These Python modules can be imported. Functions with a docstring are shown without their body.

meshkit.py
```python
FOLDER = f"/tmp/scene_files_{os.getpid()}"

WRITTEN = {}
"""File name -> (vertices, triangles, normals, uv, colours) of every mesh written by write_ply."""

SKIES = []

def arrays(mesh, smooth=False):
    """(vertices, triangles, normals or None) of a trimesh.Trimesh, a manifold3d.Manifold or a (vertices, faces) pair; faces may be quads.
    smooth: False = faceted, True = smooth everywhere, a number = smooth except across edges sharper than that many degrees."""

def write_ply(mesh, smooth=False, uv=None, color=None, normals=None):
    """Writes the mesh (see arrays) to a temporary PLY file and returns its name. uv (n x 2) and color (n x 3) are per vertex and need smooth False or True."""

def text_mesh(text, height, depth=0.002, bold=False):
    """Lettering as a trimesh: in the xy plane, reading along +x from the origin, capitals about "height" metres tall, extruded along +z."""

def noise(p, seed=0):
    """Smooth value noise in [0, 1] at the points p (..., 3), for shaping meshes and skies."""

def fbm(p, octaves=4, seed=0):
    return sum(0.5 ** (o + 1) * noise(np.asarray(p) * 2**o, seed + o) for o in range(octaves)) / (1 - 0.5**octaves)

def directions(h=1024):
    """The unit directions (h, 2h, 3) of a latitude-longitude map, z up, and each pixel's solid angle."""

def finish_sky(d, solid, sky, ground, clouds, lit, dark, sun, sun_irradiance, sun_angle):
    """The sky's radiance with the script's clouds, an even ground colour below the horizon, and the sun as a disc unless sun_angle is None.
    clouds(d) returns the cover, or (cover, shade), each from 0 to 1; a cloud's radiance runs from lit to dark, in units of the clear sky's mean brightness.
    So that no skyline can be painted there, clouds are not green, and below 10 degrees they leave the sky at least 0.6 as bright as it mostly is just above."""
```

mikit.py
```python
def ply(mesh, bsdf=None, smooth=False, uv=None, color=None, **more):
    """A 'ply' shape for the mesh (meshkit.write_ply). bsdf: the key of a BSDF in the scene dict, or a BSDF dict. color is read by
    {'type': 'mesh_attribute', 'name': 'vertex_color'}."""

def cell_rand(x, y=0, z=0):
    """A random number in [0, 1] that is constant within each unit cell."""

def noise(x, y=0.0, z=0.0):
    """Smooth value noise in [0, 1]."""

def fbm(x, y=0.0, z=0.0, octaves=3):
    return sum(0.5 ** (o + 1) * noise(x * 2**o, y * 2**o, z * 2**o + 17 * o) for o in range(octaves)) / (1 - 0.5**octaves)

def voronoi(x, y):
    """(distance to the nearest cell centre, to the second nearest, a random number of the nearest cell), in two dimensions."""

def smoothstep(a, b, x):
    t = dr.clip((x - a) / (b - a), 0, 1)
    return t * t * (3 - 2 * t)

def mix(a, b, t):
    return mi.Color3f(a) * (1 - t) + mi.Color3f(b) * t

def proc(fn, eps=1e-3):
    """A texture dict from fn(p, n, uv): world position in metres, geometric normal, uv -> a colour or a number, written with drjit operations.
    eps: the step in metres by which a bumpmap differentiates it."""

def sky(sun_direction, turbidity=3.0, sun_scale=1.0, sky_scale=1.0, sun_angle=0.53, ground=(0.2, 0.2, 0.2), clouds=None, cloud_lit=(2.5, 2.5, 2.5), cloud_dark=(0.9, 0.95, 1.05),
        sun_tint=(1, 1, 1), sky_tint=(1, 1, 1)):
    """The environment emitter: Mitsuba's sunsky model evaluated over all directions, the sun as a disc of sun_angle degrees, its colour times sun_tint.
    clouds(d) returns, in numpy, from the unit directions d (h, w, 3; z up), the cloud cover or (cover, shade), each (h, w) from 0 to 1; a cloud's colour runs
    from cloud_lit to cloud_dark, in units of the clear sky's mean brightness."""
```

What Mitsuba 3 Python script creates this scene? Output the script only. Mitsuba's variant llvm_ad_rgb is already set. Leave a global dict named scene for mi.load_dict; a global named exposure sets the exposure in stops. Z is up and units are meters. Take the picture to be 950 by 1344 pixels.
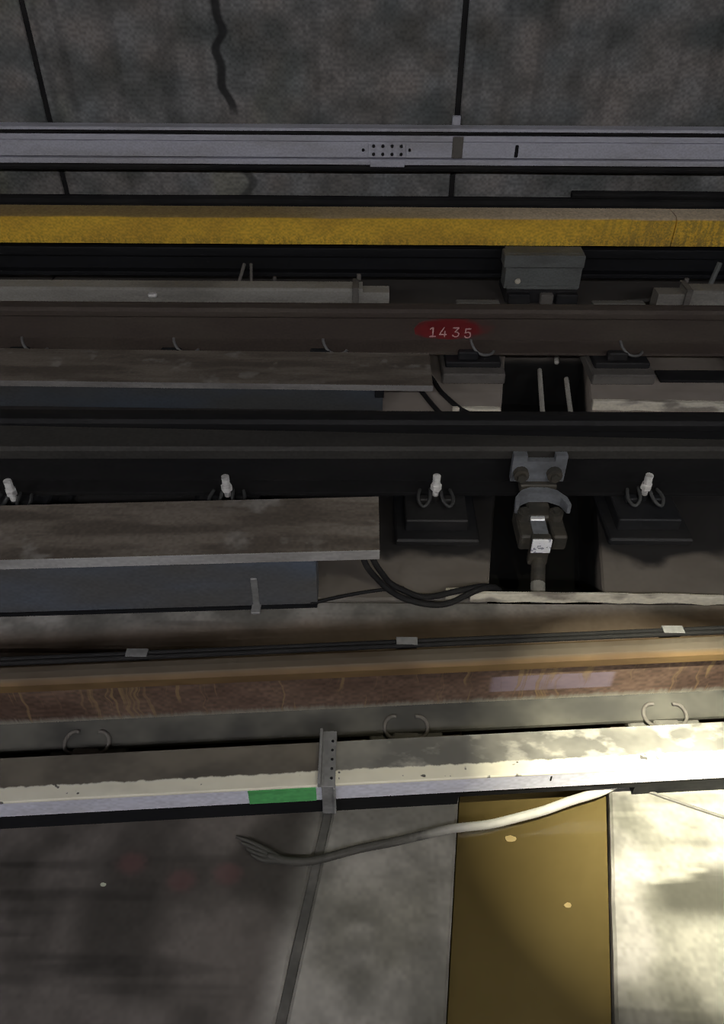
import math, random
import numpy as np, trimesh, mitsuba as mi, drjit as dr
import mikit, meshkit
from mikit import noise, fbm, smoothstep, mix, proc
from shapely.geometry import Polygon, Point
from shapely import affinity
T = mi.ScalarTransform4f
rng = random.Random(7)
scene, labels = {'type': 'scene'}, {}

# ---------------------------------------------------------------- camera, lamps, exposure
PITCH, ROLL, EYE = math.radians(40), math.radians(0.35), 1.56
fw = np.array([0, math.cos(PITCH), -math.sin(PITCH)])
upv = np.array([-math.sin(ROLL), math.cos(ROLL) * math.sin(PITCH), math.cos(ROLL) * math.cos(PITCH)])
scene['camera'] = {'type': 'perspective', 'fov': math.degrees(2 * math.atan(475 / 1000)), 'fov_axis': 'x', 'near_clip': 0.02, 'far_clip': 100,
                   'to_world': T().look_at(origin=[0, 0, EYE], target=[0, float(fw[1]), EYE + float(fw[2])], up=[float(v) for v in upv])}
exposure = 0.0
# hand torch held out over the track: hot core and wide spill of one reflector
TORCH, AIM = [0.58, 0.36, 1.86], [0.71, 0.87, 0.0]
scene['torch_core'] = {'type': 'spot', 'to_world': T().look_at(origin=TORCH, target=AIM, up=[0, 1, 0]), 'cutoff_angle': 15.0, 'beam_width': 3.0,
                       'intensity': {'type': 'rgb', 'value': [60.0, 57.0, 44.0]}}
scene['torch_spill'] = {'type': 'spot', 'to_world': T().look_at(origin=TORCH, target=AIM, up=[0, 1, 0]), 'cutoff_angle': 36.0, 'beam_width': 5.0,
                        'intensity': {'type': 'rgb', 'value': [3.4, 3.15, 2.3]}}
LAMP = [1.02, 1.0, 1.05]        # radiance of the unseen tubes added for general light

# ---------------------------------------------------------------- helpers
def numbered(name):
    key, n = name, 0
    while key in labels or key in scene or any(k.startswith(key + '__') for k in scene):
        n += 1
        key = f'{name}_{n:03d}'
    return key

def thing(name, label, cat, group=None):
    key = numbered(name)
    labels[key] = {'label': label, 'category': cat}
    if group: labels[key]['group'] = group
    return key

def part(root, name, mesh, mat, label=None, smooth=35, **kw):
    key = numbered(root + '__' + name)
    if isinstance(mesh, dict): scene[key] = {**mesh, **kw}
    else: scene[key] = mikit.ply(mesh, mat, smooth=smooth, **kw)
    if label: labels[key] = {'label': label}
    return key

def solo(name, mesh, mat, label, cat, group=None, smooth=35):
    key = thing(name, label, cat, group)
    scene[key] = mikit.ply(mesh, mat, smooth=smooth)
    return key

def struct(name, mesh, mat, label=None, smooth=False):
    scene[name] = mikit.ply(mesh, mat, smooth=smooth)
    labels[name] = {'kind': 'structure'}
    if label: labels[name]['label'] = label
    return name

def cat(*ms): return trimesh.util.concatenate(list(ms))

def rounded(pts, b=0.003):
    p = Polygon(pts)
    if b:
        q = p.buffer(-b, join_style=2).buffer(b, quad_segs=2)
        if q.geom_type == 'Polygon' and len(q.exterior.coords) > 3: p = q
    return p

def along(pts, x0, x1, y=0.0, slope=0.0, b=0.003, z=0.0):
    """profile (across, up) swept along the track from x0 to x1 on the line y + slope * x"""
    m = trimesh.creation.extrude_polygon(rounded(pts, b), 1.0, engine='earcut')
    v = m.vertices.copy()
    X = x0 + v[:, 2] * (x1 - x0)
    out = np.stack([X, y + slope * X + v[:, 0], z + v[:, 1]], 1)
    m = trimesh.Trimesh(out, m.faces, process=False)
    m.fix_normals()
    return m

def rect(a0, a1, c0, c1): return [(a0, c0), (a1, c0), (a1, c1), (a0, c1)]

def box(x0, x1, y0, y1, z0, z1, b=0.003, rot=0.0, loc=(0, 0, 0)):
    """chamfered box"""
    b = min(b, 0.45 * min(x1 - x0, y1 - y0, z1 - z0))
    pts = []
    for sx, X in ((1, x0), (-1, x1)):
        for sy, Y in ((1, y0), (-1, y1)):
            for sz, Zz in ((1, z0), (-1, z1)):
                pts += [(X + sx * b, Y + sy * b, Zz), (X + sx * b, Y, Zz + sz * b), (X, Y + sy * b, Zz + sz * b)]
    m = trimesh.convex.convex_hull(np.array(pts)) if b > 0 else trimesh.creation.box(bounds=[[x0, y0, z0], [x1, y1, z1]])
    if rot: m.apply_transform(trimesh.transformations.rotation_matrix(rot, [0, 0, 1]))
    m.apply_translation(loc)
    return m

def smooth_path(pts, n=60):
    from scipy.interpolate import PchipInterpolator, CubicSpline
    P = np.array(pts, float)
    s = np.concatenate([[0], np.cumsum(np.linalg.norm(np.diff(P, axis=0), axis=1))])
    return CubicSpline(s, P)(np.linspace(0, s[-1], n))

def tube(path, r, k=12):
    P = np.array(path, float)
    r = np.full(len(P), r) if np.isscalar(r) else np.asarray(r)
    t = np.gradient(P, axis=0); t /= np.linalg.norm(t, axis=1, keepdims=True)
    ref = np.array([0, 0, 1.0]) if abs(t[0, 2]) < 0.9 else np.array([1.0, 0, 0])
    V, a = [], np.arange(k) * 2 * np.pi / k
    u = np.cross(ref, t[0]); u /= np.linalg.norm(u)
    for i in range(len(P)):
        u = u - t[i] * (u @ t[i]); u /= np.linalg.norm(u)
        w = np.cross(t[i], u)
        V.append(P[i] + r[i] * (np.cos(a)[:, None] * u + np.sin(a)[:, None] * w))
    V = np.vstack(V + [P[:1], P[-1:]])
    F, n = [], len(P)
    for i in range(n - 1):
        for j in range(k):
            A, B, C, D = i * k + j, i * k + (j + 1) % k, (i + 1) * k + (j + 1) % k, (i + 1) * k + j
            F += [(A, B, C), (A, C, D)]
    for j in range(k):
        F += [(n * k, (j + 1) % k, j), (n * k + 1, (n - 1) * k + j, (n - 1) * k + (j + 1) % k)]
    return trimesh.Trimesh(V, F, process=False)

def cyl(p0, p1, r, k=16): return trimesh.creation.cylinder(r, segment=[p0, p1], sections=k)

def slab_mesh(pts, z0, z1, b=0.008, chips=0.0, seed=0):
    """bevelled slab; the outline is a convex polygon, cut finely and chipped a little"""
    p = Polygon(pts)
    if chips:
        p = p.segmentize(0.05)
        c = np.array(p.exterior.coords)[:-1]
        n = meshkit.noise(np.c_[c * 18, np.full(len(c), seed + 0.5)]) - 0.5
        ctr = np.array(p.centroid.coords[0])
        d = c - ctr; d /= np.linalg.norm(d, axis=1, keepdims=True)
        c = c + d * (n * chips)[:, None]
    else:
        c = np.array(p.exterior.coords)[:-1]
    if Polygon(c).exterior.is_ccw is False: c = c[::-1]
    nx, pv = np.roll(c, -1, 0), np.roll(c, 1, 0)
    t = nx - pv
    nrm = np.stack([t[:, 1], -t[:, 0]], 1); nrm /= np.linalg.norm(nrm, axis=1, keepdims=True)
    k = len(c)
    ins = c - nrm * b * (1.3 if not chips else 1.0)
    V = np.vstack([np.c_[c, np.full(k, z0)], np.c_[c, np.full(k, z1 - b)], np.c_[ins, np.full(k, z1)]])
    F = []
    for r_ in range(2):
        for i in range(k):
            j = (i + 1) % k
            F += [(r_ * k + i, r_ * k + j, r_ * k + k + j), (r_ * k + i, r_ * k + k + j, r_ * k + k + i)]
    vt, ft = trimesh.creation.triangulate_polygon(Polygon(ins), engine='earcut')
    V = np.vstack([V, np.c_[vt, np.full(len(vt), z1)]])
    o = 3 * k
    for a, b_, c_ in ft:
        if np.cross(vt[b_] - vt[a], vt[c_] - vt[a]) < 0: b_, c_ = c_, b_
        F.append((o + a, o + b_, o + c_))
    return trimesh.Trimesh(V, F, process=False)

# ---------------------------------------------------------------- materials (colour, grain, stains, paint and some painted shade)
def mat(name, fn, rough=0.6, metal=0.0, spec=0.4, bump=None, bscale=1.0, eps=1e-3, **kw):
    m = {'type': 'principled', 'base_color': proc(fn) if callable(fn) else {'type': 'rgb', 'value': fn}, 'roughness': proc(rough) if callable(rough) else rough,
         'metallic': metal, 'specular': spec, **kw}
    if bump: m = {'type': 'bumpmap', 'arbitrary': proc(bump, eps), 'scale': bscale, 'bsdf': m}
    scene[name] = {'type': 'twosided', 'bsdf': m}

def band(v, a, b, s): return smoothstep(a - s, a + s, v) * (1 - smoothstep(b - s, b + s, v))

def floor_col(p, n, uv):
    g = fbm(p.x * 7, p.y * 7, p.z * 7, 4)
    f = noise(p.x * 120, p.y * 120, p.z * 120)
    c = mix((0.13, 0.125, 0.11), (0.34, 0.325, 0.295), smoothstep(0.25, 0.72, g))
    c = c * (0.88 + 0.24 * f)
    str_ = fbm(p.x * 2.2 + 4, p.y * 26, 3.0, 3)                                  # drag streaks along the track
    c = c * (1 - 0.35 * smoothstep(0.55, 0.75, str_))
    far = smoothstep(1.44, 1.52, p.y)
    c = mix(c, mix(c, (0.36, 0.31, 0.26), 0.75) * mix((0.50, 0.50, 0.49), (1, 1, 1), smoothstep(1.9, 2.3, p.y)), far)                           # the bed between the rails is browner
    # dirty slab left of the joint, darkened further to paint the light falling off
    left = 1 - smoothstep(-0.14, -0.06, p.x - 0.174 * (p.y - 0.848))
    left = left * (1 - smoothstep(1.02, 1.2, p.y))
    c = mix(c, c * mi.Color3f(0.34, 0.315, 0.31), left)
    # rust dust beside the near rail
    r = band(p.y - 0.062 * p.x, 1.02, 1.40 + 0.05 * (g - 0.5), 0.04)
    c = mix(c, mi.Color3f(0.14, 0.088, 0.052) * (0.7 + 0.6 * g), 0.75 * r)
    # grease along the switch rails
    gr = band(p.y + 0.16 * (g - 0.5), 1.665, 2.24, 0.03)
    gr = dr.maximum(gr, band(p.y, 1.9, 2.50, 0.02) * (1 - smoothstep(0.04, 0.09, p.x)))
    c = mix(c, (0.012, 0.012, 0.013), 0.93 * gr)
    # rail grime under the far rail
    c = mix(c, (0.05, 0.042, 0.036), 0.5 * band(p.y + 0.1 * (g - 0.5), 2.74, 3.02, 0.03))
    c = mix(c, (0.03, 0.028, 0.026), smoothstep(3.05, 3.2, p.y) * 0.9)           # ground colour darkened as shade below the conductor rail
    c = mix(c, (0.012, 0.012, 0.011), smoothstep(-0.03, -0.10, p.z) * far)                 # near black low down in the middle trench
    # dark wet patch on the right slab
    w = fbm(p.x * 5, p.y * 22, 9.0, 4)
    e = band(p.x, 0.575, 1.5, 0.05) * band(p.y, 0.63, 0.74, 0.03)
    c = mix(c, (0.05, 0.048, 0.04), 0.92 * e * smoothstep(0.33, 0.55, w))
    w2 = band(p.x, 0.60, 0.95, 0.06) * band(p.y, 0.80, 0.87, 0.03)
    c = mix(c, c * 0.7, w2 * smoothstep(0.4, 0.6, fbm(p.x * 9, p.y * 12, 5.0, 3)))
    # damp stain of the middle slab
    m_ = band(p.x, -0.11, 0.16, 0.05) * smoothstep(0.3, 0.6, fbm(p.x * 5 + 7, p.y * 9, 2.0, 3))
    c = mix(c, c * mi.Color3f(0.62, 0.62, 0.58), m_ * (1 - smoothstep(0.62, 0.80, p.y)))
    c = mix(c, c * mi.Color3f(0.72, 0.73, 0.68), smoothstep(0.50, 0.58, p.x - 0.22 * (p.y - 0.888)) * (1 - smoothstep(1.0, 1.1, p.y)) * smoothstep(0.35, 0.6, fbm(p.x * 6 + 2, p.y * 6, 7.0, 3)))   # damp film on the right slab
    # faint red paint marks
    red = dr.maximum(dr.maximum(1 - dr.sqrt(dr.square((p.x + 0.36) / 0.04) + dr.square((p.y - 0.70) / 0.03)), 1 - dr.sqrt(dr.square((p.x + 0.27) / 0.04) + dr.square((p.y - 0.715) / 0.03))),
                     1 - dr.sqrt(dr.square((p.x + 0.47) / 0.04) + dr.square((p.y - 0.735) / 0.03)))
    c = mix(c, (0.11, 0.05, 0.05), 0.5 * smoothstep(0.0, 0.6, red + 0.3 * (f - 0.5)))
    return c
def floor_bump(p, n, uv): return 0.003 * fbm(p.x * 30, p.y * 30, p.z * 30, 3) + 0.0008 * noise(p.x * 260, p.y * 260, p.z * 260)
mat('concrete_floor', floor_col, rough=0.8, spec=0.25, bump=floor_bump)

def wall_col(p, n, uv):
    g = fbm(p.x * 5, p.y * 5, p.z * 5, 4)
    f = noise(p.x * 90, p.y * 90, p.z * 90)
    c = mix((0.10, 0.105, 0.10), (0.25, 0.245, 0.24), smoothstep(0.25, 0.75, g)) * (0.7 + 0.6 * f)
    c = c * mix((1.06, 0.98, 0.92), (0.94, 1.0, 1.02), noise(p.x * 9, p.z * 9, 2.0))
    drip = fbm(p.x * 22, 1.0, p.z * 1.2, 3)
    c = c * (1 - 0.25 * smoothstep(0.5, 0.8, drip))
    c = mix(c, c * mi.Color3f(1.0, 1.02, 0.82), smoothstep(0.5, 0.65, fbm(p.x * 3 + 3, p.z * 3, 4.0, 2)) * smoothstep(-0.1, -0.9, p.x) * 0.7)
    # two black seepage cracks on the left
    xc = -0.645 - 0.25 * (p.z - 0.66) * (1 - smoothstep(0.7, 0.8, p.z)) - 0.03 * smoothstep(0.68, 0.8, p.z) + 0.05 * (noise(p.z * 14, 3.0) - 0.5)
    c = mix(c, (0.02, 0.02, 0.02), 0.9 * (1 - smoothstep(0.012, 0.03, dr.abs(p.x - xc))) * smoothstep(0.62, 0.70, p.z))
    xd = -0.60 + 0.08 * (noise(p.z * 12, 8.0) - 0.5)
    c = mix(c, (0.035, 0.035, 0.035), 0.7 * (1 - smoothstep(0.012, 0.035, dr.abs(p.x - xd))) * (1 - smoothstep(0.40, 0.45, p.z)))
    return c
mat('concrete_wall', wall_col, rough=0.85, spec=0.2, bump=lambda p, n, uv: 0.002 * fbm(p.x * 40, p.y * 40, p.z * 40, 3))
mat('tunnel_concrete', (0.16, 0.16, 0.155), rough=0.9, spec=0.2)

def metal_grime(base, dirt, sc=9.0, lo=0.35, hi=0.75, amt=0.7):
    def fn(p, n, uv):
        g = fbm(p.x * sc * 0.35, p.y * sc, p.z * sc, 4)
        f = noise(p.x * 140, p.y * 140, p.z * 140)
        return mix(base, dirt, amt * smoothstep(lo, hi, g)) * (0.88 + 0.24 * f)
    return fn
mat('tray_metal', metal_grime((0.52, 0.525, 0.585), (0.38, 0.375, 0.39)), rough=0.55)
mat('dark_steel', metal_grime((0.009, 0.0095, 0.011), (0.006, 0.006, 0.006)), rough=0.6, spec=0.2)
mat('black_rubber', metal_grime((0.012, 0.012, 0.0125), (0.024, 0.023, 0.021)), rough=0.8, spec=0.2)
mat('greasy_rail', metal_grime((0.010, 0.010, 0.0105), (0.016, 0.015, 0.014), 6), rough=0.6, spec=0.2)
mat('greasy_head', metal_grime((0.040, 0.038, 0.034), (0.016, 0.0155, 0.015), 5), rough=0.6, spec=0.2)

def rust_web(p, n, uv):
    g = fbm(p.x * 6, p.y * 6, p.z * 10, 4)
    s = fbm(p.x * 110 + 1.5 * noise(p.x * 30, p.z * 40, 2.0), 2.0 + p.z * 6, 4.0, 3)
    c = mix((0.075, 0.046, 0.034), (0.135, 0.088, 0.064), smoothstep(0.3, 0.7, g)) * (0.7 + 0.6 * noise(p.x * 120, p.y * 120, p.z * 120))
    c = mix(c, (0.25, 0.175, 0.08), 0.5 * smoothstep(0.60, 0.82, s) * smoothstep(0.06, 0.2, g))      # ochre runs
    c = mix(c, (0.25, 0.24, 0.20), smoothstep(0.085, 0.06, p.z + 0.02 * (s - 0.5)) * 0.85)            # grey dust on the foot
    lil = band(p.x, 0.30, 0.585, 0.008) * band(p.z, 0.10, 0.155, 0.003)                               # lilac paint patch
    return mix(c, mi.Color3f(0.21, 0.17, 0.21) * (0.7 + 0.6 * g), 0.65 * lil * smoothstep(0.25, 0.5, g) * (1 - 0.7 * smoothstep(0.6, 0.78, s)))
mat('rusty_web', rust_web, rough=0.75, spec=0.25)
def rust_head(p, n, uv):
    g = fbm(p.x * 5, p.y * 9, p.z * 9, 4)
    t = smoothstep(0.226, 0.237, p.z + 0.010 * (g - 0.5))
    side = mix((0.090, 0.055, 0.026), (0.165, 0.105, 0.045), smoothstep(0.3, 0.7, g))
    top = mix((0.072, 0.060, 0.046), (0.11, 0.092, 0.068), smoothstep(0.3, 0.7, g))
    return mix(side, top, t)
mat('rusty_head', rust_head, rough=0.6, metal=0.1, spec=0.3)
def foot_col(p, n, uv):
    g = fbm(p.x * 9, p.y * 12, p.z * 12, 4)
    return mix((0.050, 0.049, 0.044), (0.098, 0.095, 0.080), smoothstep(0.3, 0.7, g))
mat('dusty_foot', foot_col, rough=0.85, spec=0.2)
mat('far_rail_rust', metal_grime((0.056, 0.043, 0.035), (0.075, 0.062, 0.048), 8), rough=0.65, spec=0.3)
mat('fastening_iron', metal_grime((0.13, 0.12, 0.105), (0.06, 0.055, 0.05)), rough=0.7)
mat('fastening_dust', metal_grime((0.13, 0.126, 0.112), (0.09, 0.086, 0.075)), rough=0.8)
mat('black_iron', metal_grime((0.013, 0.014, 0.016), (0.028, 0.026, 0.024)), rough=0.55, spec=0.25)
mat('white_paint', metal_grime((0.75, 0.74, 0.70), (0.28, 0.26, 0.25), 60, 0.45, 0.7, 0.7), rough=0.6)
mat('clip_dark', metal_grime((0.060, 0.062, 0.06), (0.03, 0.03, 0.03)), rough=0.6)
mat('clip_bare', metal_grime((0.16, 0.16, 0.155), (0.08, 0.08, 0.075)), rough=0.5, metal=0.3)

def lid_col(p, n, uv):
    g = fbm(p.x * 4, p.y * 22, p.z * 10, 4)
    h = fbm(p.x * 12, p.y * 12, p.z * 12, 4)
    c = mix((0.095, 0.079, 0.063), (0.175, 0.150, 0.122), smoothstep(0.3, 0.7, g))
    c = mix(c, (0.27, 0.255, 0.23), 0.7 * smoothstep(0.58, 0.74, h) + 0.35 * smoothstep(-0.25, 0.25, p.x) * smoothstep(0.5, 0.7, g))
    return c * (0.85 + 0.3 * noise(p.x * 130, p.y * 130, p.z * 130))
mat('weathered_board', lid_col, rough=0.85, spec=0.15, bump=lambda p, n, uv: 0.0015 * fbm(p.x * 8, p.y * 60, p.z * 60, 3))
mat('board_edge', metal_grime((0.42, 0.415, 0.40), (0.20, 0.185, 0.165), 12), rough=0.6)
mat('far_board_edge', metal_grime((0.26, 0.25, 0.235), (0.12, 0.11, 0.10), 12), rough=0.6)
mat('blue_steel', metal_grime((0.084, 0.102, 0.130), (0.085, 0.082, 0.076), 6, 0.35, 0.7, 0.9), rough=0.55, spec=0.3)

mat('blue_steel_dimmed', metal_grime((0.046, 0.056, 0.068), (0.050, 0.050, 0.046), 7, 0.3, 0.65, 0.9), rough=0.6, spec=0.25)  # same steel, colour darkened to offset the stronger light on the far box
def trunk_col(p, n, uv):
    g = fbm(p.x * 10, p.y * 14, p.z * 10, 4)
    d = p.y - (0.848 + 0.0648 * p.x)
    c = mix((0.13, 0.127, 0.113), (0.24, 0.232, 0.20), smoothstep(0.3, 0.72, g))
    c = mix(c, (0.42, 0.405, 0.35), 0.65 * smoothstep(0.50, 0.76, fbm(p.x * 24 + 3, p.y * 38, 5.0, 4)) * smoothstep(-0.07, 0.02, p.x))   # lime spots
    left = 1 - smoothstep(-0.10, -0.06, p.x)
    c = mix(c, c * mi.Color3f(0.62, 0.57, 0.52), left)  # lid colour darkened for the dimmer light left of the strap
    edge = 1 - smoothstep(0.031, 0.036, d + 0.006 * (fbm(p.x * 90, 1.0, 1.0, 3) - 0.5))
    cream = mix((0.74, 0.71, 0.57), (0.62, 0.59, 0.47), smoothstep(0.4, 0.75, g))
    cream = mix(cream, (0.10, 0.095, 0.085), smoothstep(0.77, 0.82, fbm(p.x * 45 + 5, p.y * 45, 8.0, 3)))
    return mix(c, cream, edge)
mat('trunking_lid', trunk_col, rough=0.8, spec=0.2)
mat('trunking_face', metal_grime((0.64, 0.645, 0.72), (0.52, 0.52, 0.56), 14), rough=0.5)
mat('trunking_under', (0.10, 0.095, 0.09), rough=0.8)
mat('green_paint', metal_grime((0.10, 0.40, 0.13), (0.06, 0.26, 0.08), 30, 0.45, 0.8), rough=0.5)
mat('galvanised', metal_grime((0.25, 0.25, 0.245), (0.13, 0.128, 0.12), 16), rough=0.5, metal=0.2)
def hose_col(p, n, uv):
    g = fbm(p.x * 40, p.y * 40, p.z * 40, 3)
    return mix(mix((0.44, 0.43, 0.39), (0.30, 0.29, 0.25), g), mix((0.028, 0.028, 0.024), (0.065, 0.061, 0.052), g), 1 - smoothstep(0.08, 0.24, p.x + 0.12 * (g - 0.5)))   # dried mud
mat('grey_hose', hose_col, rough=0.7)
mat('muddy_hose', metal_grime((0.060, 0.058, 0.052), (0.11, 0.105, 0.095), 30), rough=0.85)

def cover_col(p, n, uv):
    g = fbm(p.x * 6, p.y * 8, p.z * 8, 4)
    s = 0.7 * fbm(p.x * 90, 3.0, p.z * 9, 3) + 0.3 * noise(p.x * 200, p.z * 200, 1.0)
    top = smoothstep(0.355, 0.362, p.z + 0.006 * (g - 0.5))
    c = mix((0.78, 0.49, 0.055), (0.64, 0.39, 0.05), smoothstep(0.3, 0.75, g))
    c = mix(c, (0.16, 0.11, 0.04), 0.5 * smoothstep(0.45, 0.65, s) * smoothstep(0.30, 0.245, p.z + 0.04 * (s - 0.5)))          # dirt creeping up from the edge
    brown = smoothstep(0.7, 1.42, p.x)
    c = mix(c, (0.30, 0.205, 0.06), 0.55 * brown * smoothstep(0.42, 0.6, s))
    t = mix((0.30, 0.21, 0.08), (0.62, 0.50, 0.34), smoothstep(-0.6, 1.2, p.x + 0.8 * (g - 0.5)))
    return mix(c, t, top) * (0.8 + 0.4 * noise(p.x * 130, p.y * 130, p.z * 130))
mat('yellow_cover', cover_col, rough=0.55, spec=0.3)
mat('duct_white', metal_grime((0.30, 0.29, 0.255), (0.16, 0.15, 0.13), 7, 0.3, 0.7, 0.8), rough=0.7)
mat('insulator_grey', metal_grime((0.12, 0.128, 0.12), (0.075, 0.075, 0.07), 14), rough=0.7)
mat('lock_steel', metal_grime((0.20, 0.212, 0.23), (0.115, 0.12, 0.125), 25), rough=0.45, metal=0.2)
mat('lock_dark', metal_grime((0.038, 0.036, 0.030), (0.07, 0.06, 0.045), 40), rough=0.6)
mat('glint_steel', (0.80, 0.81, 0.83), rough=0.35, metal=0.5)  # pale colour painted for the highlight on the plunger
mat('sticker_white', lambda p, n, uv: mix((0.97, 0.98, 1.0), (0.35, 0.36, 0.42), smoothstep(0.56, 0.64, fbm(p.x * 110, p.y * 110, p.z * 110, 2))), rough=0.35)
mat('rod_cream', metal_grime((0.52, 0.50, 0.44), (0.36, 0.34, 0.28), 30), rough=0.6)
mat('lime_edge', metal_grime((0.62, 0.58, 0.47), (0.20, 0.18, 0.15), 16, 0.52, 0.68, 0.9), rough=0.85)
def red_col(p, n, uv):
    r = dr.sqrt(dr.square((p.x - 0.345) / 0.165) + dr.square((p.z - 0.150) / 0.050))
    g = fbm(p.x * 25, p.y * 25, p.z * 25, 3)
    return mix((0.145, 0.012, 0.014), (0.062, 0.044, 0.036), smoothstep(0.65, 1.1, r + 0.5 * (g - 0.5)))      # paint worn thin towards its rim
mat('red_paint', red_col, rough=0.65, spec=0.25)
mat('pink_paint', metal_grime((0.60, 0.36, 0.35), (0.42, 0.22, 0.21), 70), rough=0.6)
mat('leaf_tan', (0.24, 0.18, 0.075), rough=0.7)
mat('paper_scrap', (0.45, 0.47, 0.36), rough=0.8)
scene['murky_water'] = {'type': 'plastic', 'int_ior': 1.33, 'diffuse_reflectance': proc(lambda p, n, uv: mix((0.058, 0.042, 0.015), (0.085, 0.064, 0.025), fbm(p.x * 4, p.y * 4, 0.0, 3)))}

# ---------------------------------------------------------------- the setting: tunnel, wall, slabs, water
XL, XR = -7.0, 7.0
struct('floor', box(XL, XR, -1.6, 4.3, -0.42, -0.30, 0), 'concrete_floor', 'concrete invert below the track slabs')
def joint(y): return -0.07 + 0.174 * (y - 0.848)
def nL(y): return 0.217 + 0.144 * (y - 0.886)
def nR(y): return 0.551 + 0.22 * (y - 0.888)
def mL(y): return 0.352 + 0.175 * (y - 1.47)
def mR(y): return 0.676 + 0.19 * (y - 1.47)
g = 0.006
slabs = [
    ([(-1.55, -1.5), (joint(-1.5) - 0.010, -1.5), (joint(1.29) - 0.010, 1.29), (-1.55, 1.29)], -0.004),
    ([(joint(-1.5) + 0.010, -1.5), (nL(-1.5), -1.5), (nL(1.29), 1.29), (joint(1.29) + 0.010, 1.29)], 0.0),
    ([(nR(-1.5), -1.5), (2.1, -1.5), (2.1, 1.29), (nR(1.29), 1.29)], 0.0),
    ([(-1.55, 1.30), (2.1, 1.30), (2.1, 1.47), (-1.55, 1.47)], 0.0),
    ([(-1.55, 1.48), (mL(1.48), 1.48), (mL(2.98), 2.98), (-1.55, 2.98)], 0.0),
    ([(mR(1.48), 1.48), (2.1, 1.48), (2.1, 2.98), (mR(2.98), 2.98)], 0.0),
    ([(-1.55, 2.99), (2.1, 2.99), (2.1, 4.1), (-1.55, 4.1)], 0.0),
]
for x0, x1 in ((-4.2, -1.56), (-7.0, -4.21), (2.11, 4.6), (4.61, 7.0)):
    for y0, y1 in ((-1.5, 1.29), (1.30, 2.98), (2.99, 4.1)):
        slabs.append(([(x0, y0), (x1, y0), (x1, y1), (x0, y1)], -0.002))
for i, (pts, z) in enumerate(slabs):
    part('floor', 'slab', slab_mesh(pts, -0.30, z, 0.006, 0.006 if i < 7 else 0, i), 'concrete_floor', smooth=False)

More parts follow.
